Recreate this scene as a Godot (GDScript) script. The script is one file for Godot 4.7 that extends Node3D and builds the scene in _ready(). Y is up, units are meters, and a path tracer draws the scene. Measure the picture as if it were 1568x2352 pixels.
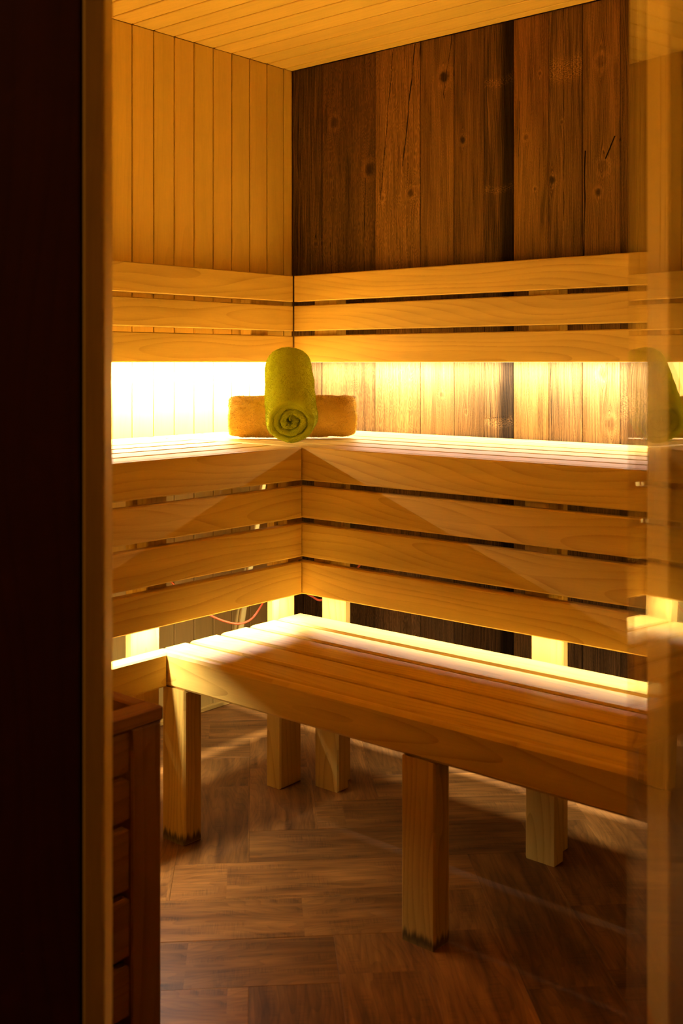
extends Node3D
# A sauna seen through its open glass door: L-shaped benches, slatted backrests, hidden light strips.

const CEIL := 2.10      # ceiling height
const ROOM_X := 2.12    # inner face of the right wall
const ROOM_Z := 2.10    # inner face of the front wall
const DOOR_IN := 2.531  # the door cuts the corner at 45 degrees: (x + z) / sqrt 2 of its inner face
const DOOR_OUT := 2.601
const DOOR_L := -0.295  # its sides: (x - z) / sqrt 2
const DOOR_R := 0.326
const BX := 0.637       # front of the upper bench along the left wall
const BZ := 0.646       # front of the upper bench along the back wall
const BENCH := 0.877
const LOW := 0.43
const LOW_X := 0.5925    # left end of the lower bench boards
const LOW_Z := 0.606
const LOW_FZ := 1.106   # front of the lower bench
const SHELF_X := 0.637

const LIGHT_COLOR := Color(1.0, 0.955, 0.92)
const E_UP_LEFT := 5.3
const E_UP_BACK := 3.1
const E_HALL := 0.75
const E_LOW_LEFT := 1.0
const E_LOW_BACK := 0.45

var rng := RandomNumberGenerator.new()
var M := {}
var boards := []
var taken := {}


func _ready():
	rng.seed = 7
	# ---------- camera, air, exposure, lights ----------
	var cam := Camera3D.new()
	cam.name = "camera"
	cam.position = Vector3(2.591, 1.10, 2.785)
	cam.rotation = Vector3(0, atan2(0.648, 0.7617), 0)
	var attr := CameraAttributesPhysical.new()
	attr.frustum_focal_length = 39.0
	attr.frustum_near = 0.05
	attr.frustum_far = 60.0
	attr.frustum_focus_distance = 3.35
	attr.exposure_aperture = 6.5
	cam.attributes = attr
	cam.projection = Camera3D.PROJECTION_FRUSTUM
	cam.keep_aspect = Camera3D.KEEP_HEIGHT
	cam.near = 0.05
	cam.far = 60.0
	cam.size = 2.0 * 1176.0 / 2538.0 * 0.05
	cam.frustum_offset = Vector2(0.0, -344.0 / 2538.0 * 0.05)
	cam.current = true
	add_child(cam)
	var env := Environment.new()
	env.background_mode = Environment.BG_COLOR
	env.background_color = Color(0.02, 0.012, 0.008)
	env.tonemap_mode = Environment.TONE_MAPPER_LINEAR
	env.tonemap_exposure = 1.08
	env.sdfgi_enabled = true
	env.ssao_enabled = true
	env.ssil_enabled = true
	var we := WorldEnvironment.new()
	we.name = "environment"
	we.environment = env
	add_child(we)

	make_materials()
	build_room()
	build_benches()
	build_backrests()
	build_light_strips()
	build_door()
	build_towels()
	build_heater_guard()
	build_cable()
	build_unseen_hall_lamp()


# ================= helpers =================
func numbered(called: String) -> String:
	if not taken.has(called):
		taken[called] = 0
		return called
	taken[called] += 1
	return "%s_%03d" % [called, taken[called]]


func thing(called: String, label: String, category: String, at := Vector3.ZERO, group := "") -> Node3D:
	var o := Node3D.new()
	o.name = numbered(called)
	add_child(o)
	o.position = at
	o.set_meta("label", label)
	o.set_meta("category", category)
	if group:
		o.set_meta("group", group)
	return o


func part(called: String, mesh: Mesh, mat: Material, parent: Node3D, t := Transform3D.IDENTITY) -> MeshInstance3D:
	var o := MeshInstance3D.new()
	o.name = called
	o.mesh = mesh
	o.material_override = mat
	o.cast_shadow = GeometryInstance3D.SHADOW_CASTING_SETTING_ON
	parent.add_child(o, true)
	if parent != self:
		t = parent.transform.affine_inverse() * t if parent.get_parent() == self else t
	o.transform = t
	return o


func structure(called: String, label := "") -> Node3D:
	var o := Node3D.new()
	o.name = called
	o.set_meta("kind", "structure")
	if label:
		o.set_meta("label", label)
	add_child(o)
	return o


# A convex outline in the XY plane (X along the grain) made into a board of the given thickness, its long edges eased.
func slab(poly: PackedVector2Array, thick: float, ch: float, uv_size: Vector2, uv_off: Vector2) -> ArrayMesh:
	var n := poly.size()
	var area := 0.0
	var mid := Vector2.ZERO
	for i in n:
		area += poly[i].cross(poly[(i + 1) % n])
		mid += poly[i] / n
	if area < 0.0:
		poly.reverse()
	var inset := PackedVector2Array()
	for i in n:
		var a := poly[(i + n - 1) % n]
		var b := poly[i]
		var c := poly[(i + 1) % n]
		var e1 := (b - a).normalized()
		var e2 := (c - b).normalized()
		var n1 := Vector2(-e1.y, e1.x)
		var n2 := Vector2(-e2.y, e2.x)
		var k := 1.0 + n1.dot(n2)
		inset.append(b + (n1 + n2) * ch / maxf(k, 0.2))
	var st := SurfaceTool.new()
	st.begin(Mesh.PRIMITIVE_TRIANGLES)
	var rings := [[inset, 0.0], [poly, ch], [poly, thick - ch], [inset, thick]]
	var ctr := Vector3(mid.x, mid.y, thick * 0.5)
	for face in [0, 3]:
		var ring: PackedVector2Array = rings[face][0]
		for i in range(1, n - 1):
			tri(st, [v3(ring[0], rings[face][1]), v3(ring[i], rings[face][1]), v3(ring[i + 1], rings[face][1])], ctr, uv_size, uv_off, 0)
	for k in 3:
		var r0: PackedVector2Array = rings[k][0]
		var r1: PackedVector2Array = rings[k + 1][0]
		for i in n:
			var j := (i + 1) % n
			var d := poly[j] - poly[i]
			var how := 2 if absf(d.y) > absf(d.x) else 1
			var a := v3(r0[i], rings[k][1])
			var b := v3(r0[j], rings[k][1])
			var c := v3(r1[j], rings[k + 1][1])
			var e := v3(r1[i], rings[k + 1][1])
			tri(st, [a, b, c], ctr, uv_size, uv_off, how)
			tri(st, [a, c, e], ctr, uv_size, uv_off, how)
	return st.commit()


func v3(p: Vector2, z: float) -> Vector3:
	return Vector3(p.x, p.y, z)


func tri(st: SurfaceTool, p: Array, ctr: Vector3, uv_size: Vector2, uv_off: Vector2, how: int) -> void:
	var nrm: Vector3 = (p[2] - p[0]).cross(p[1] - p[0]).normalized()
	if nrm.dot((p[0] + p[1] + p[2]) / 3.0 - ctr) < 0.0:
		p = [p[0], p[2], p[1]]
		nrm = -nrm
	for q in p:
		st.set_normal(nrm)
		var uv := Vector2(q.x + (q.z if how == 2 else 0.0), q.y + (q.z if how == 1 else 0.0))
		st.set_uv(uv / uv_size + uv_off)
		st.add_vertex(q)


func rect(a: float, b: float) -> PackedVector2Array:
	return PackedVector2Array([Vector2(0, 0), Vector2(a, 0), Vector2(a, b), Vector2(0, b)])


# A board with one corner at ORIGIN, its length along U, width along V, thickness along U x V.
func board(called: String, parent: Node3D, origin: Vector3, u: Vector3, v: Vector3, size: Vector3, mat: Material, ch := 0.003, uv_size := Vector2(2.4, 0.25)) -> MeshInstance3D:
	var m := slab(rect(size.x, size.y), size.z, minf(ch, size.z * 0.45), uv_size, Vector2(rng.randf() * maxf(0.0, 1.0 - size.x / 2.4), rng.randf() * maxf(0.0, 1.0 - (size.y + size.z) / 0.25)))
	return part(called, m, mat, parent, Transform3D(Basis(u, v, u.cross(v)), origin))


# A box from corner to corner with the grain along AXIS.
func beam(called: String, parent: Node3D, lo: Vector3, hi: Vector3, axis: int, mat: Material, ch := 0.003) -> MeshInstance3D:
	var s := hi - lo
	if axis == 0:
		return board(called, parent, lo, Vector3.RIGHT, Vector3.UP, s, mat, ch)
	if axis == 1:
		return board(called, parent, lo, Vector3.UP, Vector3.BACK, Vector3(s.y, s.z, s.x), mat, ch)
	return board(called, parent, lo, Vector3.BACK, Vector3.RIGHT, Vector3(s.z, s.x, s.y), mat, ch)


func pick(list: Array) -> Material:
	return list[rng.randi() % list.size()]


# ================= materials =================
func noise(seed_: int, freq: float, octaves := 1) -> FastNoiseLite:
	var n := FastNoiseLite.new()
	n.seed = seed_
	n.noise_type = FastNoiseLite.TYPE_SIMPLEX_SMOOTH
	n.frequency = freq
	n.fractal_type = FastNoiseLite.FRACTAL_FBM if octaves > 1 else FastNoiseLite.FRACTAL_NONE
	n.fractal_octaves = octaves
	return n


# Pale smooth timber, grain along x. LENGTH x WIDTH metres of wood.
func pale_wood(seed_: int, length: float, width: float, line: float, arch: float, broad_k := 0.045) -> ImageTexture:
	var w := 1536
	var h := 256
	var data := PackedByteArray()
	data.resize(w * h * 3)
	var n1 := noise(seed_, 1.0)
	var n2 := noise(seed_ + 1, 1.0)
	var n3 := noise(seed_ + 2, 1.0)
	var at := 0
	for j in h:
		var y := (j + 0.5) / h * width
		for i in w:
			var x := (i + 0.5) / w * length
			var wob := n1.get_noise_2d(x * 1.6, y * 9.0)
			var c := 0.5 * width + 0.05 * n2.get_noise_2d(x * 0.8, 3.0)
			var ring := sqrt(0.0007 + (y - c) * (y - c)) * 62.0 + arch * x + wob * 0.9
			ring -= floorf(ring)
			var l := ring * ring * ring * ring
			l *= 0.55 + 0.45 * n2.get_noise_2d(x * 3.0, y * 30.0)
			var fibre := n3.get_noise_2d(x * 14.0, y * 900.0)
			var broad := n2.get_noise_2d(x * 1.1 + 9.0, y * 22.0)
			var g := 0.93 - line * l + 0.02 * fibre + broad_k * broad
			data[at] = int(clampf(g * 1.01, 0.0, 1.0) * 255.0)
			data[at + 1] = int(clampf(g - 0.25 * line * l, 0.0, 1.0) * 255.0)
			data[at + 2] = int(clampf(g - 0.5 * line * l, 0.0, 1.0) * 255.0)
			at += 3
	return ImageTexture.create_from_image(Image.create_from_data(w, h, false, Image.FORMAT_RGB8, data))


# Leg timber with a water mark at its foot, grain along x (x = 0 at the floor).
func leg_wood(seed_: int) -> ImageTexture:
	var w := 512
	var h := 192
	var data := PackedByteArray()
	data.resize(w * h * 3)
	var n1 := noise(seed_, 1.0)
	var n3 := noise(seed_ + 2, 1.0)
	var at := 0
	for j in h:
		var y := (j + 0.5) / h * 0.16
		for i in w:
			var x := (i + 0.5) / w * 0.36
			var ring := y * 70.0 + 0.7 * x + 0.9 * n1.get_noise_2d(x * 3.0, y * 20.0)
			ring -= floorf(ring)
			var g := 0.92 - 0.12 * ring * ring * ring + 0.03 * n3.get_noise_2d(x * 14.0, y * 900.0)
			var edge := 0.012 + 0.018 * absf(n1.get_noise_2d(3.0, y * 45.0)) + 0.004 * n3.get_noise_2d(7.0, y * 200.0)
			g *= 1.0 - 0.62 * smoothstep(edge + 0.012, edge - 0.010, x) * (0.55 + 0.45 * smoothstep(0.0, edge, x))
			data[at] = int(clampf(g, 0.0, 1.0) * 255.0)
			data[at + 1] = int(clampf(g, 0.0, 1.0) * 252.0)
			data[at + 2] = int(clampf(g, 0.0, 1.0) * 246.0)
			at += 3
	return ImageTexture.create_from_image(Image.create_from_data(w, h, false, Image.FORMAT_RGB8, data))


# Old weathered board, 2.1 m tall, WIDTH wide: [albedo texture, relief texture]. Knots: [height, across 0..1, radius].
func old_wood(seed_: int, width: float, tone: float, red: float, ridge: float, dark_side: float, knots: Array, cracks: Array, saw: Array) -> Array:
	var w := 2048
	var h := 192
	var length := 2.1
	var data := PackedByteArray()
	data.resize(w * h * 3)
	var deep := PackedByteArray()
	deep.resize(w * h)
	var n1 := noise(seed_, 1.0)
	var n2 := noise(seed_ + 1, 1.0)
	var n3 := noise(seed_ + 2, 1.0)
	var n4 := noise(seed_ + 3, 1.0, 3)
	var at := 0
	for j in h:
		var across := 1.0 - (j + 0.5) / h
		var y := across * width
		for i in w:
			var x := (i + 0.5) / w * length
			var yy := y + 0.006 * n1.get_noise_2d(x * 2.2, y * 5.0) + 0.0012 * n1.get_noise_2d(x * 18.0, y * 40.0)
			var core := 0.0
			var halo := 0.0
			for k in knots:
				var dx: float = (x - k[0]) * 0.42
				var dy: float = y - k[1] * width
				var d2: float = dx * dx + dy * dy
				var kr: float = k[2]
				var pull := exp(-d2 / (kr * kr * 2.4))
				yy += pull * (1.0 if dy > 0.0 else -1.0) * -kr * 0.9 * (1.0 - exp(-absf(dy) / (kr * 0.35)))
				var e2: float = (x - k[0]) * (x - k[0]) * 0.8 + dy * dy
				halo = maxf(halo, smoothstep(kr * 2.2, kr * 1.4, sqrt(e2)) * smoothstep(kr * 0.8, kr * 1.2, sqrt(e2)))
				core = maxf(core, (0.55 + 0.45 * sin(kr * 7000.0)) *  smoothstep(kr * 1.05, kr * 0.35, sqrt(e2) * (1.0 + 0.25 * n3.get_noise_2d(x * 60.0, y * 60.0))))
			var ring := yy * 260.0 + 1.4 * n2.get_noise_2d(x * 1.3, yy * 40.0) + 0.35 * x
			var fr := ring - floorf(ring)
			var late := pow(fr, 2.2)
			if fr > 0.86:
				late *= (1.0 - fr) / 0.14
			late *= 0.55 + 0.45 * n2.get_noise_2d(x * 2.0, yy * 90.0)
			var fine := n3.get_noise_2d(x * 4.0, yy * 900.0)
			var fine2 := n3.get_noise_2d(x * 2.0 + 40.0, yy * 2300.0)
			var broad := n4.get_noise_2d(x * 1.0, y * 12.0)
			var stain := n4.get_noise_2d(x * 2.0 + 20.0, y * 24.0 + 7.0)
			var g := 0.66 + 0.11 * broad - ridge * 0.42 * late + (0.09 + 0.20 * ridge) * fine + 0.08 * fine2 - 0.10 * smoothstep(0.2, 0.55, stain)
			g *= 1.0 - dark_side * smoothstep(0.45, 0.75, across + 0.08 * n1.get_noise_2d(x * 2.0, 5.0))
			var hgt := 0.65 - 0.4 * ridge * late + 0.16 * fine * (0.5 + ridge)
			for c in cracks:
				var cy: float = lerpf(c[1], c[3], clampf((x - c[0]) / (c[2] - c[0]), 0.0, 1.0)) * width + 0.002 * n1.get_noise_2d(x * 9.0, 50.0)
				if x > minf(c[0], c[2]) and x < maxf(c[0], c[2]):
					var wid: float = c[4] * (0.6 + 0.5 * n2.get_noise_2d(x * 12.0, 80.0))
					var s := smoothstep(wid, wid * 0.3, absf(y - cy))
					g = lerpf(g, 0.06, s)
					hgt = lerpf(hgt, 0.05, s)
			for s in saw:
				var ds := absf(x - s[0] - 0.008 * n1.get_noise_2d(3.0, y * 25.0))
				var m := smoothstep(s[1], s[1] * 0.3, ds)
				g = lerpf(g, g * 1.05 + 0.22 * n3.get_noise_2d(x * 300.0, y * 120.0) + 0.06, m)
				hgt -= 0.25 * m
			g = lerpf(g + 0.07 * halo, 0.16 + 0.16 * fr, core * 0.85)
			hgt = lerpf(hgt, 0.35, core * 0.6)
			g = clampf(g * tone, 0.02, 1.0)
			data[at * 3] = int(clampf(g, 0.0, 1.0) * 255.0)
			data[at * 3 + 1] = int(clampf(g * (0.99 - red * 0.07 * smoothstep(0.75, 0.95, x / length)), 0.0, 1.0) * 255.0)
			data[at * 3 + 2] = int(clampf(g * (0.97 - red * 0.08), 0.0, 1.0) * 255.0)
			deep[at] = int(clampf(hgt, 0.0, 1.0) * 255.0)
			at += 1
	var a := ImageTexture.create_from_image(Image.create_from_data(w, h, false, Image.FORMAT_RGB8, data))
	var b := ImageTexture.create_from_image(Image.create_from_data(w, h, false, Image.FORMAT_L8, deep))
	return [a, b]


# Brown oak look of the floor planks, grain along x, with cross saw marks.
func floor_wood(seed_: int) -> ImageTexture:
	var w := 1024
	var h := 256
	var data := PackedByteArray()
	data.resize(w * h * 3)
	var n1 := noise(seed_, 1.0)
	var n2 := noise(seed_ + 1, 1.0, 3)
	var n3 := noise(seed_ + 2, 1.0)
	var at := 0
	for j in h:
		var y := (j + 0.5) / h * 0.163
		for i in w:
			var x := (i + 0.5) / w * 0.65
			var yy := y + 0.012 * n1.get_noise_2d(x * 3.0, y * 12.0)
			var c := 0.08 + 0.05 * n1.get_noise_2d(x * 1.5, 60.0)
			var ring := sqrt(0.0004 + (yy - c) * (yy - c)) * 95.0 + 0.9 * x + 0.8 * n1.get_noise_2d(x * 4.0, y * 30.0)
			var fr := ring - floorf(ring)
			var l := fr * fr * fr
			var streak := n2.get_noise_2d(x * 5.0, y * 55.0)
			var patch := n2.get_noise_2d(x * 2.2 + 30.0, y * 14.0)
			var pore := n3.get_noise_2d(x * 22.0, y * 900.0)
			var mark := n3.get_noise_2d(x * 260.0, y * 9.0) * smoothstep(0.05, 0.4, n1.get_noise_2d(x * 5.0 + 8.0, y * 20.0))
			var g := 0.66 + 0.17 * patch + 0.10 * streak - 0.08 * l + 0.05 * pore - 0.12 * absf(mark)
			data[at] = int(clampf(g, 0.03, 1.0) * 255.0)
			data[at + 1] = int(clampf(g * 0.96 + 0.02 * patch, 0.02, 1.0) * 255.0)
			data[at + 2] = int(clampf(g * 0.92 + 0.03 * patch, 0.02, 1.0) * 255.0)
			at += 3
	return ImageTexture.create_from_image(Image.create_from_data(w, h, false, Image.FORMAT_RGB8, data))


func lin(r: float, g: float, b: float) -> Color:
	return Color(r, g, b).linear_to_srgb()


func wood(tex: Texture2D, tint: Color, rough: float, spec := 0.5) -> StandardMaterial3D:
	var m := StandardMaterial3D.new()
	m.albedo_color = tint
	m.albedo_texture = tex
	m.roughness = rough
	m.metallic_specular = spec
	return m


func flat(tint: Color, rough: float, metal := 0.0) -> StandardMaterial3D:
	var m := StandardMaterial3D.new()
	m.albedo_color = tint
	m.roughness = rough
	m.metallic = metal
	return m


func make_materials() -> void:
	var plank_tex := pale_wood(11, 2.4, 0.25, 0.035, 0.7, 0.018)
	var slat_tex := pale_wood(23, 2.4, 0.25, 0.14, 3.0)
	var slat_tex_b := pale_wood(57, 2.4, 0.25, 0.13, -2.0)
	var planks := []
	for k in 5:
		var s: float = [1.0, 0.96, 0.92, 1.03, 0.98][k]
		planks.append(wood(plank_tex, lin(0.87 * s, 0.625 * s * (1.0 - 0.01 * k), 0.14 * s), 0.55, 0.4))
	M.planks = planks
	var slats := []
	for k in 6:
		var s: float = [1.0, 0.93, 0.97, 0.9, 1.02, 0.95][k]
		slats.append(wood(slat_tex if k % 2 == 0 else slat_tex_b, lin(0.77 * s, 0.52 * s * (1.0 - 0.012 * (k % 3)), 0.105 * s), 0.5, 0.27))
	M.slats = slats
	var steps := []
	for k in 6:
		var st: StandardMaterial3D = slats[k].duplicate()
		st.metallic_specular = 0.2
		st.roughness = 0.45
		steps.append(st)
	M.steps = steps
	var backs := []
	for k in 4:
		var s: float = [0.77, 0.71, 0.74, 0.69][k]
		backs.append(wood(slat_tex if k % 2 == 0 else slat_tex_b, lin(0.77 * s, 0.515 * s, 0.105 * s), 0.5, 0.4))
	M.backs = backs
	M.leg = wood(leg_wood(91), lin(0.66, 0.41, 0.075), 0.55, 0.25)
	M.dark_backing = flat(lin(0.10, 0.045, 0.012), 0.9)
	M.tongue = flat(lin(0.52, 0.26, 0.04), 0.8)
	M.wall_back = flat(lin(0.80, 0.46, 0.10), 0.6)
	var floor_list := []
	for k in 3:
		var ft := floor_wood(300 + k * 10)
		for s in [1.0, 0.8, 1.15]:
			var fm := wood(ft, lin(0.62 * s, 0.29 * s, 0.06 * s), 0.45, 0.35)
			fm.heightmap_enabled = true
			fm.heightmap_texture = ft
			fm.heightmap_scale = 0.05
			floor_list.append(fm)
	M.floor = floor_list
	M.floor_under = flat(lin(0.02, 0.01, 0.005), 0.9)
	M.cladding = wood(slat_tex_b, lin(0.12, 0.022, 0.006), 0.5)
	M.jamb = wood(plank_tex, lin(0.92, 0.62, 0.10), 0.5)
	M.guard = wood(slat_tex, lin(0.27, 0.125, 0.02), 0.55, 0.3)
	M.guard_in = flat(lin(0.03, 0.02, 0.015), 0.6, 0.3)
	M.alu = flat(lin(0.7, 0.68, 0.65), 0.4, 0.8)
	var glow := flat(lin(0.9, 0.85, 0.75), 0.6)
	glow.emission_enabled = true
	glow.emission = LIGHT_COLOR
	glow.emission_energy_multiplier = 2.0
	M.glow = glow
	M.cable = flat(lin(0.62, 0.09, 0.02), 0.45)
	M.hall = flat(lin(0.62, 0.42, 0.25), 0.8)
	var glass := StandardMaterial3D.new()
	glass.transparency = BaseMaterial3D.TRANSPARENCY_ALPHA
	glass.albedo_color = Color(0.03, 0.025, 0.02, 0.05)
	glass.roughness = 0.0
	glass.metallic_specular = 0.5
	M.glass = glass


# ================= room =================
# The plan of the room, its door corner cut off.
func plan() -> PackedVector2Array:
	var c := DOOR_OUT * sqrt(2.0)
	return PackedVector2Array([Vector2(0, 0), Vector2(ROOM_X, 0), Vector2(ROOM_X, c - ROOM_X), Vector2(c - ROOM_Z, ROOM_Z), Vector2(0, ROOM_Z)])


# A box in the turned frame of the door: a along the opening, b through it.
func door_beam(called: String, parent: Node3D, a0: float, a1: float, b0: float, b1: float, y0: float, y1: float, upright: bool, mat: Material, ch := 0.003) -> void:
	var q := sqrt(0.5)
	var ea := Vector3(q, 0, -q)
	var eb := Vector3(q, 0, q)
	if upright:
		board(called, parent, ea * a0 + eb * b0 + Vector3.UP * y0, Vector3.UP, eb, Vector3(y1 - y0, b1 - b0, a1 - a0), mat, ch)
	else:
		board(called, parent, ea * a0 + eb * b0 + Vector3.UP * y0, ea, Vector3.UP, Vector3(a1 - a0, y1 - y0, b1 - b0), mat, ch)


func build_room() -> void:
	# floor
	var fl := structure("floor")
	beam("subfloor", fl, Vector3(-0.3, -0.08, -0.3), Vector3(4.0, -0.0095, 4.3), 0, M.floor_under, 0.0)
	herringbone(fl)
	# left wall: upright tongue-and-groove planks
	var wl := structure("wall_left")
	beam("backing", wl, Vector3(-0.06, -0.009, -0.06), Vector3(-0.015, CEIL + 0.06, ROOM_Z + 0.06), 2, M.tongue, 0.0)
	var z0 := 0.0
	var k := 0
	while z0 < ROOM_Z - 0.01:
		var z1 := minf(0.042 + 0.0815 * k, ROOM_Z)
		var m: Material = M.planks[(k * 7 + (k / 3)) % 5]
		board("plank", wl, Vector3(0.0, 0.0, z1 - 0.0016), Vector3.UP, Vector3.FORWARD, Vector3(CEIL, z1 - z0 - 0.0032, 0.014), m, 0.002)
		z0 = z1
		k += 1
	# ceiling planks run along the back wall
	var ce := structure("ceiling")
	beam("backing", ce, Vector3(-0.06, CEIL + 0.015, -0.06), Vector3(ROOM_X + 0.06, CEIL + 0.06, ROOM_Z + 0.06), 0, M.tongue, 0.0)
	z0 = 0.0
	k = 0
	while z0 < ROOM_Z - 0.01:
		var z1 := minf(0.042 + 0.0815 * k, ROOM_Z)
		var m: Material = M.planks[(k * 3 + (k / 4)) % 5]
		var cut := Geometry2D.intersect_polygons(PackedVector2Array([Vector2(0, z0 + 0.0033), Vector2(ROOM_X, z0 + 0.0033), Vector2(ROOM_X, z1 - 0.0033), Vector2(0, z1 - 0.0033)]), plan())
		var sl := slab(cut[0], 0.014, 0.0018, Vector2(2.4, 0.25), Vector2(rng.randf() * 0.1, rng.randf() * 0.6 - z0 / 0.25))
		part("plank", sl, m, ce, Transform3D(Basis(Vector3.RIGHT, Vector3.BACK, Vector3.DOWN), Vector3(0, CEIL + 0.014, 0)))
		z0 = z1
		k += 1
	# back wall: wide weathered boards
	var wb := structure("wall_back")
	beam("backing", wb, Vector3(-0.06, -0.009, -0.08), Vector3(ROOM_X + 0.06, CEIL + 0.06, -0.025), 0, M.dark_backing, 0.0)
	old_boards(wb)
	# right and front walls, pale inside and dark outside
	var c := DOOR_IN * sqrt(2.0)
	var wr := structure("wall_right")
	beam("panel", wr, Vector3(ROOM_X, -0.009, -0.02), Vector3(ROOM_X + 0.03, CEIL + 0.02, c - ROOM_X), 1, M.planks[1], 0.0)
	beam("cladding", wr, Vector3(ROOM_X + 0.031, -0.009, -0.06), Vector3(ROOM_X + 0.06, 2.16, c - ROOM_X + 0.02), 1, M.cladding, 0.002)
	var wf := structure("wall_front")
	beam("panel", wf, Vector3(-0.02, -0.009, ROOM_Z), Vector3(c - ROOM_Z, CEIL + 0.02, ROOM_Z + 0.03), 0, M.planks[2], 0.0)
	beam("cladding", wf, Vector3(-0.06, -0.009, ROOM_Z + 0.031), Vector3(c - ROOM_Z + 0.02, 2.16, ROOM_Z + 0.06), 0, M.cladding, 0.002)
	# the cut corner with the door opening
	var wd := structure("wall_door")
	var al := (c - ROOM_Z - ROOM_Z) * sqrt(0.5)
	var ar := (ROOM_X - (c - ROOM_X)) * sqrt(0.5)
	door_beam("panel", wd, al, DOOR_L - 0.024, DOOR_IN, DOOR_IN + 0.03, -0.009, CEIL, true, M.planks[3], 0.0)
	door_beam("panel", wd, DOOR_R + 0.024, ar, DOOR_IN, DOOR_IN + 0.03, -0.009, CEIL, true, M.planks[3], 0.0)
	door_beam("cladding", wd, al - 0.055, DOOR_L - 0.0262, DOOR_IN + 0.031, DOOR_OUT - 0.001, -0.009, 2.16, true, M.cladding, 0.002)
	door_beam("cladding", wd, DOOR_R + 0.0262, ar + 0.055, DOOR_IN + 0.031, DOOR_OUT - 0.001, -0.009, 2.16, true, M.cladding, 0.002)
	door_beam("lintel", wd, DOOR_L - 0.023, DOOR_R + 0.023, DOOR_IN, DOOR_OUT - 0.001, 2.021, 2.16, false, M.cladding, 0.002)
	var t1 := structure("trim_1")
	door_beam("jamb_board", t1, DOOR_L - 0.023, DOOR_L, DOOR_IN, DOOR_OUT, -0.009, 2.0, true, M.jamb, 0.0025)
	var t2 := structure("trim_2")
	door_beam("jamb_board", t2, DOOR_R, DOOR_R + 0.023, DOOR_IN, DOOR_OUT, -0.009, 2.0, true, M.jamb, 0.0025)
	var t3 := structure("trim_3")
	door_beam("head_board", t3, DOOR_L - 0.023, DOOR_R + 0.023, DOOR_IN, DOOR_OUT, 2.0005, 2.0205, false, M.jamb, 0.0025)
	# the unseen hall outside, its pale walls bounce light onto the door jamb
	var wh := structure("wall_hall")
	beam("panel", wh, Vector3(3.9, -0.009, -0.3), Vector3(3.95, 2.45, 4.3), 2, M.hall, 0.0)
	beam("panel", wh, Vector3(-0.3, -0.009, 4.25), Vector3(3.9, 2.45, 4.3), 0, M.hall, 0.0)
	beam("panel", wh, Vector3(-0.3, -0.009, -0.3), Vector3(3.9, 2.45, -0.25), 0, M.hall, 0.0)
	beam("panel", wh, Vector3(-0.3, -0.009, -0.25), Vector3(-0.25, 2.45, 4.25), 2, M.hall, 0.0)
	var ch := structure("ceiling_hall")
	beam("panel", ch, Vector3(-0.3, 2.45, -0.3), Vector3(3.95, 2.5, 4.3), 0, M.hall, 0.0)
	# baseboard
	var bb := structure("baseboard_left")
	beam("strip", bb, Vector3(0.0005, 0.0, 0.0), Vector3(0.014, 0.016, ROOM_Z), 2, M.slats[1], 0.003)


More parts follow.
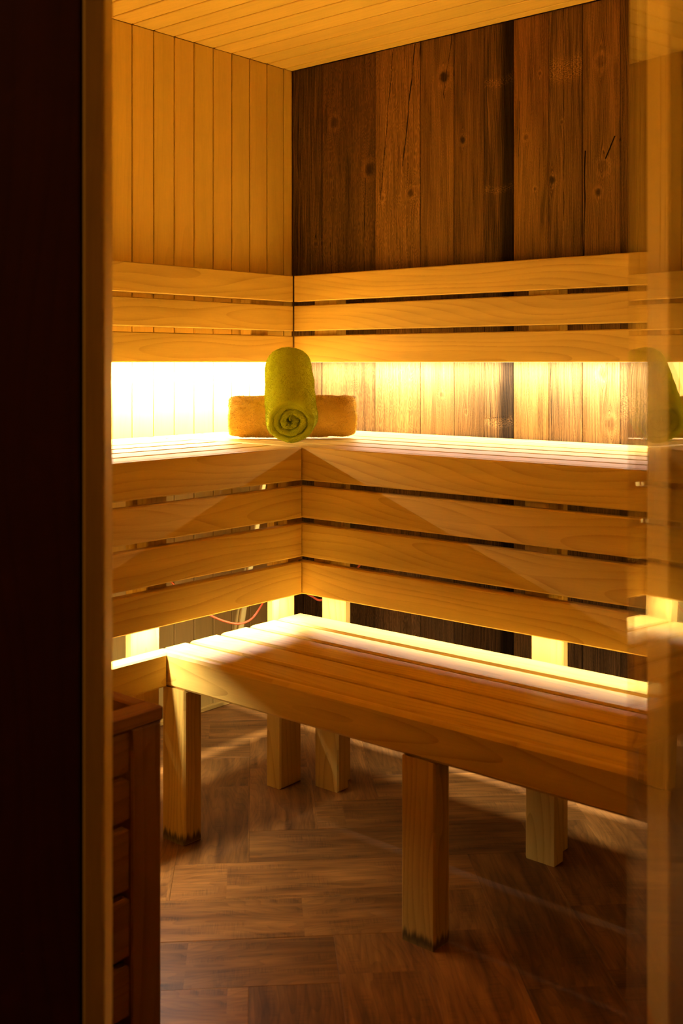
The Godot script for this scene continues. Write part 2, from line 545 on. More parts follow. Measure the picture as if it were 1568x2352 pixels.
func old_boards(wall: Node3D) -> void:
	# [left edge, right edge, tone, red, ridges, dark side, knots, cracks, saw marks]
	var specs := [
		[0.0, 0.134, 0.70, 0.3, 1.25, 0.0, [[1.5, 0.8, 0.008]], [[0.9, 0.15, 2.05, 0.22, 0.002], [1.3, 0.3, 1.9, 0.28, 0.0015]], []],
		[0.134, 0.364, 0.70, 0.7, 0.35, 0.0, [[1.898, 0.24, 0.017], [1.726, 0.9, 0.021], [0.98, 0.6, 0.012]], [[1.25, 0.2, 1.5, 0.17, 0.0012], [1.28, 0.78, 1.7, 0.82, 0.0016]], []],
		[0.364, 0.544, 1.0, 0.45, 0.55, 0.0, [[1.627, 0.17, 0.008], [1.632, 0.8, 0.013], [1.02, 0.35, 0.006]], [[1.72, 0.62, 2.1, 0.9, 0.0028], [1.62, 0.12, 2.1, 0.42, 0.0014]], []],
		[0.544, 0.67, 0.92, 0.35, 0.35, 0.0, [[1.975, 0.72, 0.02], [1.0, 0.65, 0.008]], [[1.92, 0.7, 2.1, 0.95, 0.0012]], []],
		[0.67, 0.779, 0.82, 0.4, 0.55, 0.0, [[1.774, 0.3, 0.011], [0.95, 0.4, 0.006]], [], []],
		[0.779, 0.88, 0.80, 0.25, 1.3, 0.55, [], [[0.93, 0.0, 0.94, 0.7, 0.004]], [[1.613, 0.016], [0.924, 0.02], [1.93, 0.02]]],
		[0.88, 0.998, 0.95, 1.0, 0.45, 0.0, [[1.752, 0.36, 0.008], [1.6, 0.62, 0.005], [1.93, 0.75, 0.005]], [[1.7, 0.16, 1.86, 0.2, 0.0012]], []],
		[0.998, 1.103, 0.88, 0.25, 0.8, 0.0, [[1.618, 0.1, 0.012], [1.78, 0.4, 0.005]], [[1.5, 0.47, 2.1, 0.45, 0.0013], [0.86, 0.1, 1.15, 0.06, 0.0015]], [[1.93, 0.05]]],
		[1.103, 1.218, 0.94, 0.45, 0.45, 0.0, [[1.93, 0.5, 0.015], [1.64, 0.55, 0.015], [1.57, 0.42, 0.01], [1.07, 0.55, 0.014], [0.93, 0.75, 0.016]], [[1.3, 0.03, 1.69, 0.08, 0.003], [1.66, 0.62, 1.72, 0.85, 0.003]], []],
		[1.218, 1.33, 0.78, 0.4, 0.8, 0.2, [[1.12, 0.3, 0.012], [0.4, 0.4, 0.02]], [[1.2, 0.5, 1.6, 0.45, 0.0012]], [[0.98, 0.06]]],
		[1.33, 1.46, 0.85, 0.4, 0.5, 0.0, [[1.7, 0.4, 0.015]], [], []],
		[1.46, 1.60, 0.95, 0.3, 0.6, 0.0, [[1.4, 0.6, 0.015]], [], []],
		[1.60, 1.76, 0.75, 0.6, 0.9, 0.0, [], [], []],
		[1.76, 1.90, 0.9, 0.4, 0.5, 0.0, [[1.8, 0.5, 0.012]], [], []],
		[1.90, 2.119, 0.8, 0.3, 0.7, 0.0, [], [], []],
	]
	for i in specs.size():
		var s: Array = specs[i]
		var wid: float = s[1] - s[0]
		var mat: StandardMaterial3D
		if i < 11:
			var t := old_wood(500 + i * 17, wid, s[2], s[3], s[4], s[5], s[6], s[7], s[8])
			mat = wood(t[0], lin(0.52, 0.28, 0.085), 0.75, 0.18)
			mat.heightmap_enabled = true
			mat.heightmap_texture = t[1]
			mat.heightmap_scale = 0.35
			boards.append(mat)
		else:
			mat = boards[i - 9]
		var proud: float = 0.024 - [0.0, 0.002, 0.0, 0.001, 0.002, 0.0, 0.001][i % 7]
		var m := slab(rect(CEIL, wid - 0.0012), proud, 0.0015, Vector2(CEIL, wid), Vector2(0, 0))
		part("board", m, mat, wall, Transform3D(Basis(Vector3.UP, Vector3.LEFT, Vector3.BACK), Vector3(s[1] - 0.0006, 0, -0.024)))


func herringbone(fl: Node3D) -> void:
	var w := 0.162
	var length := 0.648
	var e0 := 0.018
	var b0 := 1.685
	var room := plan()
	var s := sqrt(0.5)
	var ea := Vector2(s, -s)      # along the picture, in (x, z)
	var eb := Vector2(s, s)       # towards the door
	var count := 0
	for p in range(-6, 7):
		for q in range(-22, 23):
			for kind in 2:
				var a := e0 - q * w + p * length
				var b := b0 + q * w + p * length
				var a0 := a - length if kind == 0 else a
				var b1 := b
				var sa := length if kind == 0 else w
				var sb := w if kind == 0 else length
				var c := PackedVector2Array()
				for o in [Vector2(0, 0), Vector2(sa, 0), Vector2(sa, sb), Vector2(0, sb)]:
					c.append(ea * (a0 + o.x) + eb * (b1 + o.y))
				var cut := Geometry2D.intersect_polygons(c, room)
				if cut.is_empty():
					continue
				var origin := ea * a0 + eb * b1
				var u := ea if kind == 0 else eb
				var v := eb if kind == 0 else ea
				var poly := PackedVector2Array()
				for pt in cut[0]:
					var d: Vector2 = pt - origin
					poly.append(Vector2(d.dot(u), d.dot(v)))
				if area_of(poly) < 0.0015:
					continue
				var clean := PackedVector2Array()
				for i in poly.size():
					if poly[i].distance_to(poly[(i + 1) % poly.size()]) > 0.004:
						clean.append(poly[i])
				if clean.size() < 3:
					continue
				# u, v and up: keep the board's face upwards
				var U := Vector3(u.x, 0, u.y)
				var V := Vector3(v.x, 0, v.y)
				if U.cross(V).y < 0.0:
					V = -V
					for i in clean.size():
						clean[i].y = -clean[i].y
				var m := slab(clean, 0.008, 0.0007, Vector2(0.65, 0.163), Vector2(rng.randf(), rng.randf() * 0.08))
				var drop := 0.0003 * (count % 3)
				part("plank", m, M.floor[(count * 5 + p) % 9], fl, Transform3D(Basis(U, V, U.cross(V)), Vector3(origin.x, -0.008 - drop, origin.y)))
				count += 1


func area_of(p: PackedVector2Array) -> float:
	var a := 0.0
	for i in p.size():
		a += p[i].cross(p[(i + 1) % p.size()])
	return absf(a) * 0.5


# ================= benches =================
func build_benches() -> void:
	var ub := thing("upper_bench", "tall pale corner bench with slatted seat and four-board front, below the backrests", "bench", Vector3(0.3, 0, 0.3))
	var step := 0.1056
	# seat boards along the back wall
	for k in 6:
		var z := 0.010 + step * k
		var wid := 0.0925 if k < 5 else BZ - 0.0254 - z
		board("seat_slat", ub, Vector3(0.003, BENCH - 0.024, z + wid), Vector3.RIGHT, Vector3.FORWARD, Vector3(2.11, wid, 0.024), pick(M.slats), 0.0028)
	# seat boards along the left wall
	for k in 6:
		var x := 0.006 + step * k
		var wid := 0.0925 if k < 5 else BX - 0.0254 - x
		board("seat_slat", ub, Vector3(x, BENCH - 0.024, BZ + 0.0005), Vector3.BACK, Vector3.RIGHT, Vector3(2.085 - BZ, wid, 0.024), pick(M.slats), 0.0028)
	# front boards
	var tops := [0.852, 0.776, 0.678, 0.578]
	var lows := [0.791, 0.693, 0.591, 0.493]
	for k in 4:
		var hi: float = tops[k]
		var lo: float = lows[k]
		if k == 0:
			hi = BENCH
		if k == 3:
			# the lowest boards are rebated behind, the light strips sit in the rebate
			board("front_slat", ub, Vector3(BX - 0.010, lo, BZ - 0.010), Vector3.RIGHT, Vector3.UP, Vector3(2.11 - BX, hi - lo, 0.010), M.slats[2], 0.0028)
			board("front_slat", ub, Vector3(BX - 0.010, lo, 2.085), Vector3.FORWARD, Vector3.UP, Vector3(2.085 - BZ - 0.001, hi - lo, 0.010), M.slats[1], 0.0028)
			board("slat_backing", ub, Vector3(BX - 0.025, 0.5085, BZ - 0.025), Vector3.RIGHT, Vector3.UP, Vector3(2.11 - BX, hi - 0.5085, 0.0148), M.slats[2], 0.001)
			board("slat_backing", ub, Vector3(BX - 0.025, 0.5085, 2.085), Vector3.FORWARD, Vector3.UP, Vector3(2.085 - BZ - 0.001, hi - 0.5085, 0.0148), M.slats[1], 0.001)
			continue
		board("front_slat", ub, Vector3(BX - 0.025, lo, BZ - 0.025), Vector3.RIGHT, Vector3.UP, Vector3(2.11 - BX, hi - lo, 0.025), M.slats[[1, 5, 3, 2][k]], 0.0028)
		board("front_slat", ub, Vector3(BX - 0.025, lo, 2.085), Vector3.FORWARD, Vector3.UP, Vector3(2.085 - BZ - 0.001, hi - lo, 0.025), M.slats[[3, 1, 5, 1][k]], 0.0028)
	# upright boards behind the front boards
	for z in [0.606, 1.075, 1.72]:
		beam("leg", ub, Vector3(BX - 0.088, 0.0, z), Vector3(BX - 0.064, BENCH - 0.05, z + 0.084), 1, M.slats[4])
	for x in [0.641, 1.281, 1.93]:
		beam("leg", ub, Vector3(x, 0.0, 0.551), Vector3(x + 0.082, BENCH - 0.05, 0.575), 1, M.slats[4])
	# bearers under the seat and blocks that carry the front boards
	beam("bearer", ub, Vector3(0.004, BENCH - 0.07, 0.30), Vector3(2.11, BENCH - 0.0245, 0.33), 0, M.slats[3])
	beam("bearer", ub, Vector3(0.30, BENCH - 0.07, BZ + 0.004), Vector3(0.33, BENCH - 0.0245, 2.085), 2, M.slats[3])
	for z in [0.606, 1.075, 1.72]:
		beam("spacer", ub, Vector3(BX - 0.0635, 0.56, z + 0.01), Vector3(BX - 0.0255, BENCH - 0.03, z + 0.07), 1, M.slats[3])
	for x in [0.653, 1.291, 1.94]:
		beam("spacer", ub, Vector3(x, 0.56, 0.5755), Vector3(x + 0.06, BENCH - 0.03, BZ - 0.0255), 1, M.slats[3])
	# pale slanted strip standing in for a streak of light on the wall
	var a := Vector3(0.0115, 0.74, 0.128)
	var d := (Vector3(0.0115, 0.02, 0.292) - a).normalized()
	board("light_streak", ub, a, d, Vector3(0, d.z, -d.y).normalized(), Vector3(0.73, 0.022, 0.01), M.planks[3], 0.002)

	var lb := thing("lower_bench", "low pale step bench on square legs, tucked before the taller corner bench", "bench", Vector3(1.3, 0, 0.9))
	var pitch := 0.1014
	for k in 5:
		var z := LOW_Z + pitch * k
		var wid := 0.0865 if k < 4 else LOW_FZ - 0.0255 - z
		board("seat_slat", lb, Vector3(LOW_X, LOW - 0.025, z + wid), Vector3.RIGHT, Vector3.FORWARD, Vector3(2.11 - LOW_X, wid, 0.025), M.steps[[0, 4, 2, 5, 1][k]], 0.004)
	board("front_board", lb, Vector3(SHELF_X - 0.025, LOW - 0.077, LOW_FZ - 0.025), Vector3.RIGHT, Vector3.UP, Vector3(2.11 - SHELF_X + 0.025, 0.0765, 0.025), M.steps[0], 0.006)
	# narrow return along the left
	board("shelf_board", lb, Vector3(LOW_X, LOW - 0.025, LOW_FZ - 0.025), Vector3.BACK, Vector3.RIGHT, Vector3(0.70, SHELF_X - 0.0255 - LOW_X, 0.025), M.steps[2], 0.004)
	board("front_board", lb, Vector3(SHELF_X - 0.025, LOW - 0.077, LOW_FZ + 0.70), Vector3.FORWARD, Vector3.UP, Vector3(0.70 - 0.0005, 0.0765, 0.025), M.steps[1], 0.004)
	beam("bearer", lb, Vector3(LOW_X + 0.02, LOW - 0.076, 0.66), Vector3(2.0, LOW - 0.0255, 0.69), 0, M.steps[3])
	# legs
	stained_leg(lb, Vector3(0.617, 0.0, 1.052), Vector3(0.695, LOW - 0.0775, 1.1055))
	stained_leg(lb, Vector3(1.311, 0.0, 1.056), Vector3(1.390, LOW - 0.0775, 1.1055))
	beam("leg", lb, Vector3(1.93, 0.0, 1.060), Vector3(2.0, LOW - 0.0775, 1.104), 1, M.steps[1], 0.004)
	beam("leg", lb, Vector3(0.578, 0.0, 0.642), Vector3(0.630, LOW - 0.026, 0.722), 1, M.steps[2], 0.004)
	beam("leg", lb, Vector3(0.676, 0.0, 0.600), Vector3(0.757, LOW - 0.026, 0.643), 1, M.steps[2], 0.004)
	beam("leg", lb, Vector3(1.311, 0.0, 0.617), Vector3(1.388, LOW - 0.026, 0.652), 1, M.steps[4], 0.004)


func stained_leg(lb: Node3D, lo: Vector3, hi: Vector3) -> void:
	var s := hi - lo
	var m := slab(rect(s.y, s.z), s.x, 0.004, Vector2(0.36, 0.16), Vector2(0.0, rng.randf()))
	part("leg", m, M.leg, lb, Transform3D(Basis(Vector3.UP, Vector3.BACK, Vector3.RIGHT), lo))


func build_backrests() -> void:
	var bl := thing("backrest", "three-board pale backrest on the light planked wall, white glow beneath", "backrest", Vector3(0.0, 1.1, 1.1), "backrests above the tall corner bench")
	var br := thing("backrest", "three-board pale backrest on the dark weathered board wall", "backrest", Vector3(1.0, 1.1, 0.0), "backrests above the tall corner bench")
	var lo := [1.302, 1.204, 1.100]
	var hi := [1.389, 1.288, 1.188]
	for k in 3:
		var t := 0.024 if k < 2 else 0.010
		board("backrest_slat", bl, Vector3(0.074 - t, lo[k], 2.085), Vector3.FORWARD, Vector3.UP, Vector3(2.085 - 0.0748, hi[k] - lo[k], t), M.backs[[2, 1, 3][k]], 0.0028)
		board("backrest_slat", br, Vector3(0.0752, lo[k], 0.074 - t), Vector3.RIGHT, Vector3.UP, Vector3(2.11 - 0.0752, hi[k] - lo[k], t), M.backs[[0, 3, 2][k]], 0.0028)
	# the lowest boards are rebated behind, the light strips sit in the rebate
	board("slat_backing", bl, Vector3(0.050, 1.1118, 2.085), Vector3.FORWARD, Vector3.UP, Vector3(2.085 - 0.0748, 1.188 - 1.1118, 0.0138), M.backs[3], 0.001)
	board("slat_backing", br, Vector3(0.0752, 1.1118, 0.050), Vector3.RIGHT, Vector3.UP, Vector3(2.11 - 0.0752, 1.188 - 1.1118, 0.0138), M.backs[2], 0.001)
	for z in [0.17, 1.05, 1.95]:
		beam("batten", bl, Vector3(0.0008, 1.135, z), Vector3(0.0495, 1.375, z + 0.08), 1, M.slats[3])
	for x in [0.145, 0.96, 1.80]:
		beam("batten", br, Vector3(x, 1.135, 0.0008), Vector3(x + 0.10, 1.375, 0.0495), 1, M.slats[3])


# ================= light strips =================
func strip(label: String, along: Vector3, at: Vector3, length: float, width: float, tilt: float, energy: float) -> void:
	# a slim aluminium channel with a glowing lens that looks downwards
	var s := thing("light_strip", label, "light strip", at, "slim light strips tucked under the bench fronts and backrests")
	var side := along.cross(Vector3.DOWN).normalized()
	var b := Basis(along, tilt)
	var u := b * along
	var v := b * side
	var up := u.cross(v)
	if up.y < 0.0:
		v = -v
		up = -up
	var m := slab(rect(length, width + 0.004), 0.006, 0.0005, Vector2(1, 1), Vector2.ZERO)
	part("channel", m, M.alu, s, Transform3D(Basis(u, v, u.cross(v)), at - u * length * 0.5 - v * (width * 0.5 + 0.002)))
	var g := slab(rect(length - 0.004, width), 0.002, 0.0002, Vector2(1, 1), Vector2.ZERO)
	part("lens", g, M.glow, s, Transform3D(Basis(u, v, u.cross(v)), at - u * (length * 0.5 - 0.002) - v * width * 0.5 - up * 0.0021))
	var l := AreaLight3D.new()
	l.name = "strip_lamp"
	l.area_size = Vector2(length, width)
	l.light_color = LIGHT_COLOR
	l.light_energy = energy
	l.area_range = 8.0
	l.area_attenuation = 2.0
	l.shadow_enabled = true
	s.add_child(l)
	# the light shines along its own -z
	var zdir := up
	l.transform = Transform3D(Basis(u, zdir.cross(u), zdir), -up * 0.0035)


func build_light_strips() -> void:
	strip("slim light strip behind the lowest backrest board on the light planked wall", Vector3.BACK, Vector3(0.0552, 1.1028, 1.085), 1.99, 0.009, -0.24, E_UP_LEFT)
	strip("slim light strip behind the lowest backrest board on the dark weathered wall", Vector3.RIGHT, Vector3(1.092, 1.1028, 0.0552), 2.02, 0.009, 0.24, E_UP_BACK)
	strip("slim light strip under the tall bench front that faces the glass door", Vector3.BACK, Vector3(BX - 0.0176, 0.5018, 1.36), 1.42, 0.009, 0.0, E_LOW_LEFT)
	strip("slim light strip under the tall bench front above the low step bench", Vector3.RIGHT, Vector3(1.37, 0.5010, BZ - 0.0176), 1.44, 0.009, 0.0, E_LOW_BACK)


# ================= door =================
func build_door() -> void:
	var d := structure("door_1", "clear frameless glass door standing open beside the bench")
	# the pane leans and twists slightly: nearly in line with the view at bench height, a little turned above
	var rows := 24
	var h0 := 0.02
	var h1 := 1.97
	var thick := 0.008
	var length := 0.70
	var fwd := Vector3(-0.648, 0, -0.7617)      # away from the door opening, into the room
	var side := Vector3(0.7617, 0, -0.648)
	var st := SurfaceTool.new()
	st.begin(Mesh.PRIMITIVE_TRIANGLES)
	var grid := []
	for i in rows + 1:
		var y := lerpf(h0, h1, i / float(rows))
		var turn := lerpf(0.008, 0.022, smoothstep(0.40, 1.25, y))
		var hinge := Vector3(2.0412, y, 1.6500) + side * (0.0034 * (y - 1.1))
		var dir := -(fwd + side * turn).normalized()
		var nrm := dir.cross(Vector3.UP).normalized()
		if nrm.dot(side) < 0.0:
			nrm = -nrm
		var a := hinge
		var b := hinge + dir * length
		grid.append([a, b, a + nrm * thick, b + nrm * thick, nrm])
	for i in rows:
		var r: Array = grid[i]
		var s: Array = grid[i + 1]
		# left face, right face, hinge edge, free edge
		quad(st, [r[0], r[1], s[1], s[0]], [-r[4], -r[4], -s[4], -s[4]])
		quad(st, [r[2], s[2], s[3], r[3]], [r[4], s[4], s[4], r[4]])
		quad(st, [r[0], s[0], s[2], r[2]], [fwd, fwd, fwd, fwd])
		quad(st, [r[1], r[3], s[3], s[1]], [-fwd, -fwd, -fwd, -fwd])
	var lo: Array = grid[0]
	var hi: Array = grid[rows]
	quad(st, [lo[0], lo[2], lo[3], lo[1]], [Vector3.DOWN, Vector3.DOWN, Vector3.DOWN, Vector3.DOWN])
	quad(st, [hi[0], hi[1], hi[3], hi[2]], [Vector3.UP, Vector3.UP, Vector3.UP, Vector3.UP])
	part("glass_pane", st.commit(), M.glass, d)


# Four corners with their normals; wound so that the front looks along the normals.
func quad(st: SurfaceTool, p: Array, n: Array) -> void:
	var order := [0, 1, 2, 0, 2, 3]
	var f: Vector3 = (p[2] - p[0]).cross(p[1] - p[0])
	if f.dot(n[0]) < 0.0:
		order = [0, 2, 1, 0, 3, 2]
	for i in order:
		st.set_normal(n[i])
		st.set_uv(Vector2(0, 0))
		st.add_vertex(p[i])


# ================= towels =================
# A rolled towel along local z, made as one rolled-up sheet. Returns [mesh, points and normals for the pile].
func rolled_sheet(seed_: int, radius: float, length: float, turns: float, layer: float, squash: float, start: float) -> Array:
	var n := noise(seed_, 1.0, 2)
	var n2 := noise(seed_ + 5, 1.0)
	var ns := 190
	var nv := 22
	var nr := 6
	var ring := (nv + 1) * 2 + (nr - 1) * 2
	var pos := []
	var uvs := PackedVector2Array()
	var half := layer * 0.47
	for i in ns + 1:
		var t := i / float(ns)
		var ang := start + t * turns * TAU
		var u_in := turns * (1.0 - t)
		var rr := radius - half - layer * (0.35 * u_in if u_in < 1.0 else u_in - 0.65)
		rr = maxf(rr, 0.004)
		rr += 0.0035 * n.get_noise_2d(t * 9.0, 1.0) * (1.0 - 0.6 * t)
		var h := half * minf(1.0, minf(t, 1.0 - t) * 40.0 + 0.12) * (0.55 + 0.45 * minf(1.0, u_in))
		var ll := length * 0.5 - 0.010 * absf(n.get_noise_2d(t * 7.0, 20.0)) - 0.004 * (1.0 - t)
		var rowp := []
		for k in ring:
			var v := 0.0
			var off := 0.0
			if k <= nv:
				v = lerpf(-ll + h, ll - h, k / float(nv))
				off = h
			elif k < nv + nr:
				var b := (k - nv) / float(nr) * PI
				v = ll - h + sin(b) * h
				off = cos(b) * h
			elif k <= nv * 2 + nr:
				v = lerpf(ll - h, -ll + h, (k - nv - nr) / float(nv))
				off = -h
			else:
				var b := (k - nv * 2 - nr) / float(nr) * PI
				v = -ll + h - sin(b) * h
				off = -cos(b) * h
			var r := rr + off
			# towards its ends the outer layer tucks in
			var endk := smoothstep(ll - 0.035, ll, absf(v))
			r -= 0.006 * endk * endk * smoothstep(0.6, 1.0, t)
			var px := cos(ang) * r
			var py := sin(ang) * r * squash
			var q := Vector3(px, py, v)
			q += Vector3(n2.get_noise_3d(px * 45.0, py * 45.0, v * 45.0), n2.get_noise_3d(px * 45.0 + 9.0, py * 45.0, v * 45.0), 0.0) * 0.0018
			q += Vector3(n2.get_noise_3d(px * 12.0, py * 12.0, v * 12.0), n2.get_noise_3d(px * 12.0 + 5.0, py * 12.0, v * 12.0), 0.0) * 0.0022
			rowp.append(q)
			uvs.append(Vector2(t * turns * TAU * radius * 0.7, v))
		pos.append(rowp)
	var st := SurfaceTool.new()
	st.begin(Mesh.PRIMITIVE_TRIANGLES)
	st.set_smooth_group(0)
	for i in ns + 1:
		for k in ring:
			st.set_uv(uvs[i * ring + k] * 10.0)
			st.add_vertex(pos[i][k])
	for i in ns:
		for k in ring:
			var k2 := (k + 1) % ring
			var a := i * ring + k
			var b := i * ring + k2
			var c := (i + 1) * ring + k2
			var d := (i + 1) * ring + k
			for x in [a, c, b, a, d, c]:
				st.add_index(x)
	for e in [0, ns]:
		for k in range(1, ring - 1):
			var tr := [e * ring, e * ring + k, e * ring + k + 1]
			if e == ns:
				tr = [e * ring, e * ring + k + 1, e * ring + k]
			for x in tr:
				st.add_index(x)
	st.generate_normals()
	return [st.commit(), pos, ring, nv, nr, ns, turns]


func pile(roll: Array, count: int, seed_: int, parent: Node3D, t: Transform3D, mat: Material, size: float) -> void:
	# short loops of the terry over the outer layer and the rolled ends
	var r := RandomNumberGenerator.new()
	r.seed = seed_
	var pos: Array = roll[1]
	var ring: int = roll[2]
	var nv: int = roll[3]
	var ns: int = roll[5]
	var turns: float = roll[6]
	var first := int(ns * (1.0 - 1.08 / turns))
	var st := SurfaceTool.new()
	st.begin(Mesh.PRIMITIVE_TRIANGLES)
	var tip := Vector3(0.25, 1.0, 0.1)
	for i in 3:
		var a := i / 3.0 * TAU
		var b := (i + 1) / 3.0 * TAU
		var p := Vector3(cos(a) * 0.17, 0, sin(a) * 0.17)
		var q := Vector3(cos(b) * 0.17, 0, sin(b) * 0.17)
		tri_v2(st, p, q, tip)
	var mm := MultiMesh.new()
	mm.transform_format = MultiMesh.TRANSFORM_3D
	mm.use_colors = true
	mm.mesh = st.commit()
	mm.instance_count = count
	for c in count:
		var i: int
		var k: int
		if r.randf() < 0.80:
			i = r.randi_range(first, ns - 1)
			k = r.randi_range(0, nv - 1)
		else:
			i = r.randi_range(8, ns - 2)
			k = r.randi_range(nv, nv + 5)
			if r.randf() < 0.5:
				k = r.randi_range(ring - 6, ring - 1)
		var k2 := (k + 1) % ring
		var p0: Vector3 = pos[i][k]
		var p1: Vector3 = pos[i + 1][k]
		var p2: Vector3 = pos[i][k2]
		var p3: Vector3 = pos[i + 1][k2]
		var u := r.randf()
		var v := r.randf()
		var p := p0.lerp(p1, u).lerp(p2.lerp(p3, u), v)
		var nrm := (p1 - p0).cross(p2 - p0).normalized()
		if k < nv and nrm.dot(Vector3(p.x, p.y, 0)) < 0.0:
			nrm = -nrm
		if k >= nv and nrm.z * p.z < 0.0:
			nrm = -nrm
		var y := (nrm + Vector3(r.randf() - 0.5, r.randf() - 0.5, r.randf() - 0.5) * 1.1).normalized()
		var x := y.cross(Vector3(r.randf() - 0.5, r.randf() - 0.5, r.randf() - 0.5)).normalized()
		var s := size * r.randf_range(0.6, 1.2)
		mm.set_instance_transform(c, Transform3D(Basis(x, y, x.cross(y)).scaled(Vector3(s, s, s)), p - y * 0.0006))
		var tone := r.randf_range(0.62, 1.15)  # random loop brightness, imitates the shading within the terry
		mm.set_instance_color(c, Color(tone, tone, tone))
	var o := MultiMeshInstance3D.new()
	o.name = "terry_pile"
	o.multimesh = mm
	o.material_override = mat
	o.set_meta("kind", "stuff")
	parent.add_child(o, true)
	o.transform = parent.transform.affine_inverse() * t


func tri_v2(st: SurfaceTool, a: Vector3, b: Vector3, c: Vector3) -> void:
	var nrm := (c - a).cross(b - a).normalized()
	var ctr := Vector3(0.08, 0.3, 0.03)
	if nrm.dot((a + b + c) / 3.0 - ctr) < 0.0:
		var k := b
		b = c
		c = k
		nrm = -nrm
	for q in [a, b, c]:
		st.set_normal(nrm)
		st.add_vertex(q)


func build_towels() -> void:
	var s2 := sqrt(0.5)
	var away := Vector3(-s2, 0, -s2)        # from the door towards the corner
	var across := Vector3(s2, 0, -s2)
	# orange roll lies across the corner
	var mo := flat(lin(0.70, 0.42, 0.03), 0.9)
	mo.rim_enabled = true
	mo.rim = 0.6
	mo.rim_tint = 0.8
	var ro := 0.066
	var oc := Vector3(0.394, BENCH + ro * 1.0, 0.424)
	var to := thing("orange_towel", "orange terry towel rolled up, lying across the bench corner behind the green one", "towel", Vector3(oc.x, BENCH, oc.z))
	var roll_o := rolled_sheet(41, ro, 0.372, 3.4, 0.019, 0.97, deg_to_rad(285.0) - 3.4 * TAU)
	var tro := Transform3D(Basis(away, Vector3.UP, across).orthonormalized(), oc)
	part("rolled_cloth", roll_o[0], mo, to, tro)
	var mo2: StandardMaterial3D = mo.duplicate()
	mo2.vertex_color_use_as_albedo = true
	pile(roll_o, 40000, 5, to, tro, mo2, 0.0036)
	# green roll: near end on the bench edge, far end propped on the orange roll
	var mg := flat(lin(0.54, 0.66, 0.012), 0.9)
	mg.rim_enabled = true
	mg.rim = 0.6
	mg.rim_tint = 0.8
	var rg := 0.073
	var el := deg_to_rad(26.0)
	var s_axis := 0.890
	var end := Vector3(s_axis * s2, BENCH + rg * cos(el) * 0.95, s_axis * s2) - across * 0.034
	var axis := (away * cos(el) + Vector3.UP * sin(el)).normalized()
	var len_g := 0.352
	var gc := end + axis * len_g * 0.5
	var tg := thing("green_towel", "lime green terry towel rolled up, propped on the orange towel with its spiral end forward", "towel", Vector3(end.x, BENCH, end.z))
	var roll_g := rolled_sheet(77, rg, len_g, 3.7, 0.0195, 0.97, deg_to_rad(290.0) - 3.7 * TAU)
	var zx := axis
	var xx := Vector3.UP.cross(zx).normalized()
	var trg := Transform3D(Basis(xx, zx.cross(xx), zx), gc)
	part("rolled_cloth", roll_g[0], mg, tg, trg)
	var mg2: StandardMaterial3D = mg.duplicate()
	mg2.vertex_color_use_as_albedo = true
	pile(roll_g, 40000, 9, tg, trg, mg2, 0.0036)


# ================= heater guard =================
func build_heater_guard() -> void:
	var x1 := 1.225
	var z0 := 1.621
	var x0 := 0.80
	var z1 := 2.085
	var top := 0.55
	var g := thing("heater_guard", "wooden slatted heater guard with an open top frame beside the door jamb", "heater guard", Vector3((x0 + x1) * 0.5, 0, (z0 + z1) * 0.5))
	# top frame of four rails
	beam("rail", g, Vector3(x1 - 0.040, top - 0.024, z0), Vector3(x1, top, z1), 2, M.guard)
	beam("rail", g, Vector3(x0, top - 0.024, z0), Vector3(x0 + 0.040, top, z1), 2, M.guard)
	beam("rail", g, Vector3(x0 + 0.0405, top - 0.024, z0), Vector3(x1 - 0.0405, top, z0 + 0.028), 0, M.guard)
	beam("rail", g, Vector3(x0 + 0.0405, top - 0.024, z1 - 0.028), Vector3(x1 - 0.0405, top, z1), 0, M.guard)
	# posts, then slats set back a little
	for z in [z0 + 0.001, z1 - 0.061]:
		for x in [x0 + 0.002, x1 - 0.027]:
			beam("post", g, Vector3(x, 0, z), Vector3(x + 0.025, top - 0.0245, z + 0.060), 1, M.guard)
	var lows := [0.457, 0.3825, 0.274, 0.168, 0.075, 0.01]
	var his := [0.524, 0.447, 0.370, 0.262, 0.156, 0.063]
	for k in 6:
		for x in [x1 - 0.026, x0 + 0.004]:
			beam("slat", g, Vector3(x, lows[k], z0 + 0.0615), Vector3(x + 0.018, his[k] - 0.0, z1 - 0.0615), 2, M.guard)
		for z in [z0 + 0.006, z1 - 0.024]:
			beam("slat", g, Vector3(x0 + 0.028, lows[k], z), Vector3(x1 - 0.028, his[k], z + 0.018), 0, M.guard)
	var hs := thing("sauna_heater", "dark metal heater standing inside the wooden guard", "heater", Vector3(1.0, 0, 1.85))
	beam("body", hs, Vector3(0.88, 0.06, 1.70), Vector3(1.14, 0.44, 2.0), 1, M.guard_in, 0.01)
	for x in [0.90, 1.10]:
		for z in [1.72, 1.96]:
			beam("foot", hs, Vector3(x, 0.0, z), Vector3(x + 0.02, 0.0605, z + 0.02), 1, M.guard_in, 0.001)


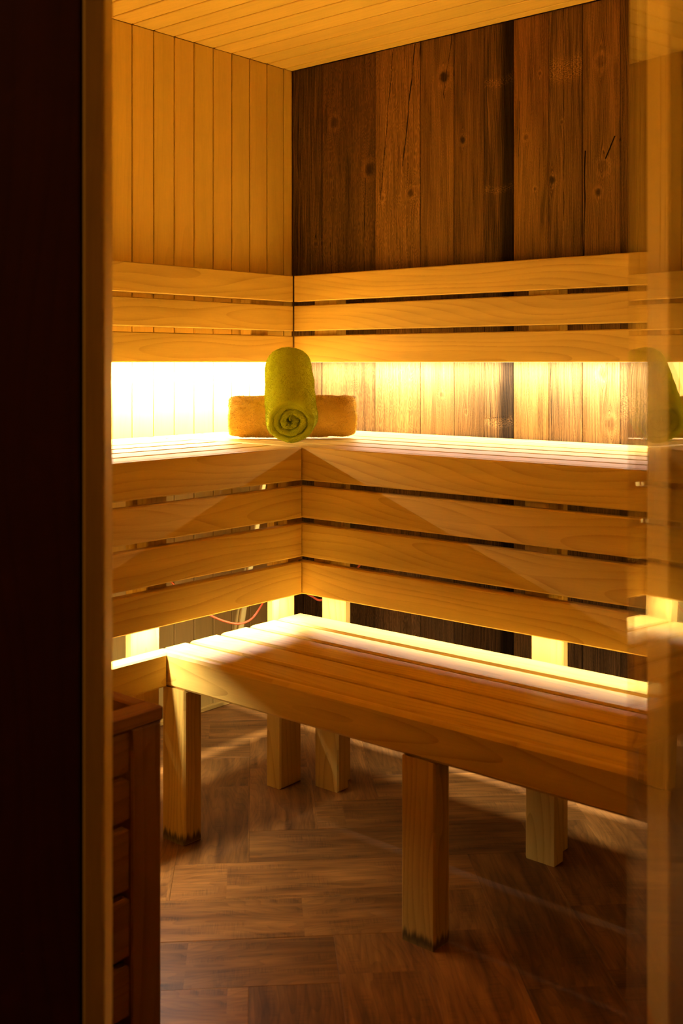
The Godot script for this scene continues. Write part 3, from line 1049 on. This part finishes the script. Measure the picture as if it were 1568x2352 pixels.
# ================= cable =================
func build_cable() -> void:
	var c := Curve3D.new()
	var pts := [Vector3(0.53, 0.60, 1.03), Vector3(0.51, 0.50, 0.93), Vector3(0.50, 0.452, 0.847), Vector3(0.50, 0.425, 0.79), Vector3(0.50, 0.411, 0.74), Vector3(0.50, 0.417, 0.695), Vector3(0.50, 0.45, 0.655), Vector3(0.50, 0.50, 0.61), Vector3(0.49, 0.50, 0.53), Vector3(0.50, 0.465, 0.50), Vector3(0.54, 0.449, 0.50), Vector3(0.58, 0.446, 0.50), Vector3(0.66, 0.50, 0.50), Vector3(0.72, 0.56, 0.51)]
	for i in pts.size():
		var a: Vector3 = pts[maxi(i - 1, 0)]
		var b: Vector3 = pts[mini(i + 1, pts.size() - 1)]
		c.add_point(pts[i], (a - b) * 0.16, (b - a) * 0.16)
	c.bake_interval = 0.01
	var bp := c.get_baked_points()
	var st := SurfaceTool.new()
	st.begin(Mesh.PRIMITIVE_TRIANGLES)
	var sides := 8
	var r := 0.0028
	for i in bp.size():
		var d := (bp[mini(i + 1, bp.size() - 1)] - bp[maxi(i - 1, 0)]).normalized()
		var x := d.cross(Vector3(0.3, 0.2, 0.9)).normalized()
		var y := d.cross(x)
		for k in sides:
			var a := k / float(sides) * TAU
			var n := x * cos(a) + y * sin(a)
			st.set_normal(n)
			st.add_vertex(bp[i] + n * r - pts[4])
	for i in bp.size() - 1:
		for k in sides:
			var k2 := (k + 1) % sides
			for q in [i * sides + k, (i + 1) * sides + k2, i * sides + k2, i * sides + k, (i + 1) * sides + k, (i + 1) * sides + k2]:
				st.add_index(q)
	var o := MeshInstance3D.new()
	o.name = numbered("cable")
	o.mesh = st.commit()
	o.material_override = M.cable
	o.position = pts[4]
	o.set_meta("label", "thin red-orange cable drooping in the gap under the tall bench front")
	o.set_meta("category", "cable")
	add_child(o)


# ================= unseen hall lamp =================
func build_unseen_hall_lamp() -> void:
	var at := Vector3(1.0, 2.449, 3.2)  # out of view, placed to light the door jamb and dark cladding
	var o := thing("unseen_ceiling_lamp", "small dim square lamp out of view in the hall, lighting the door jamb", "lamp", at)
	beam("housing", o, at + Vector3(-0.15, -0.03, -0.15), at + Vector3(0.15, 0.0, 0.15), 0, M.alu, 0.004)
	var g: StandardMaterial3D = flat(lin(0.9, 0.8, 0.6), 0.6)
	g.emission_enabled = true
	g.emission = Color(1.0, 0.72, 0.42)
	g.emission_energy_multiplier = 0.5
	beam("lens", o, at + Vector3(-0.13, -0.036, -0.13), at + Vector3(0.13, -0.0305, 0.13), 0, g, 0.002)
	var l := AreaLight3D.new()
	l.name = "unseen_hall_lamp_light"
	l.area_size = Vector2(0.26, 0.26)
	l.light_color = Color(1.0, 0.72, 0.42)
	l.light_energy = E_HALL
	l.area_range = 8.0
	l.area_attenuation = 2.0
	l.shadow_enabled = true
	o.add_child(l)
	l.transform = Transform3D(Basis(Vector3.RIGHT, Vector3.FORWARD, Vector3.UP), Vector3(0, -0.038, 0))
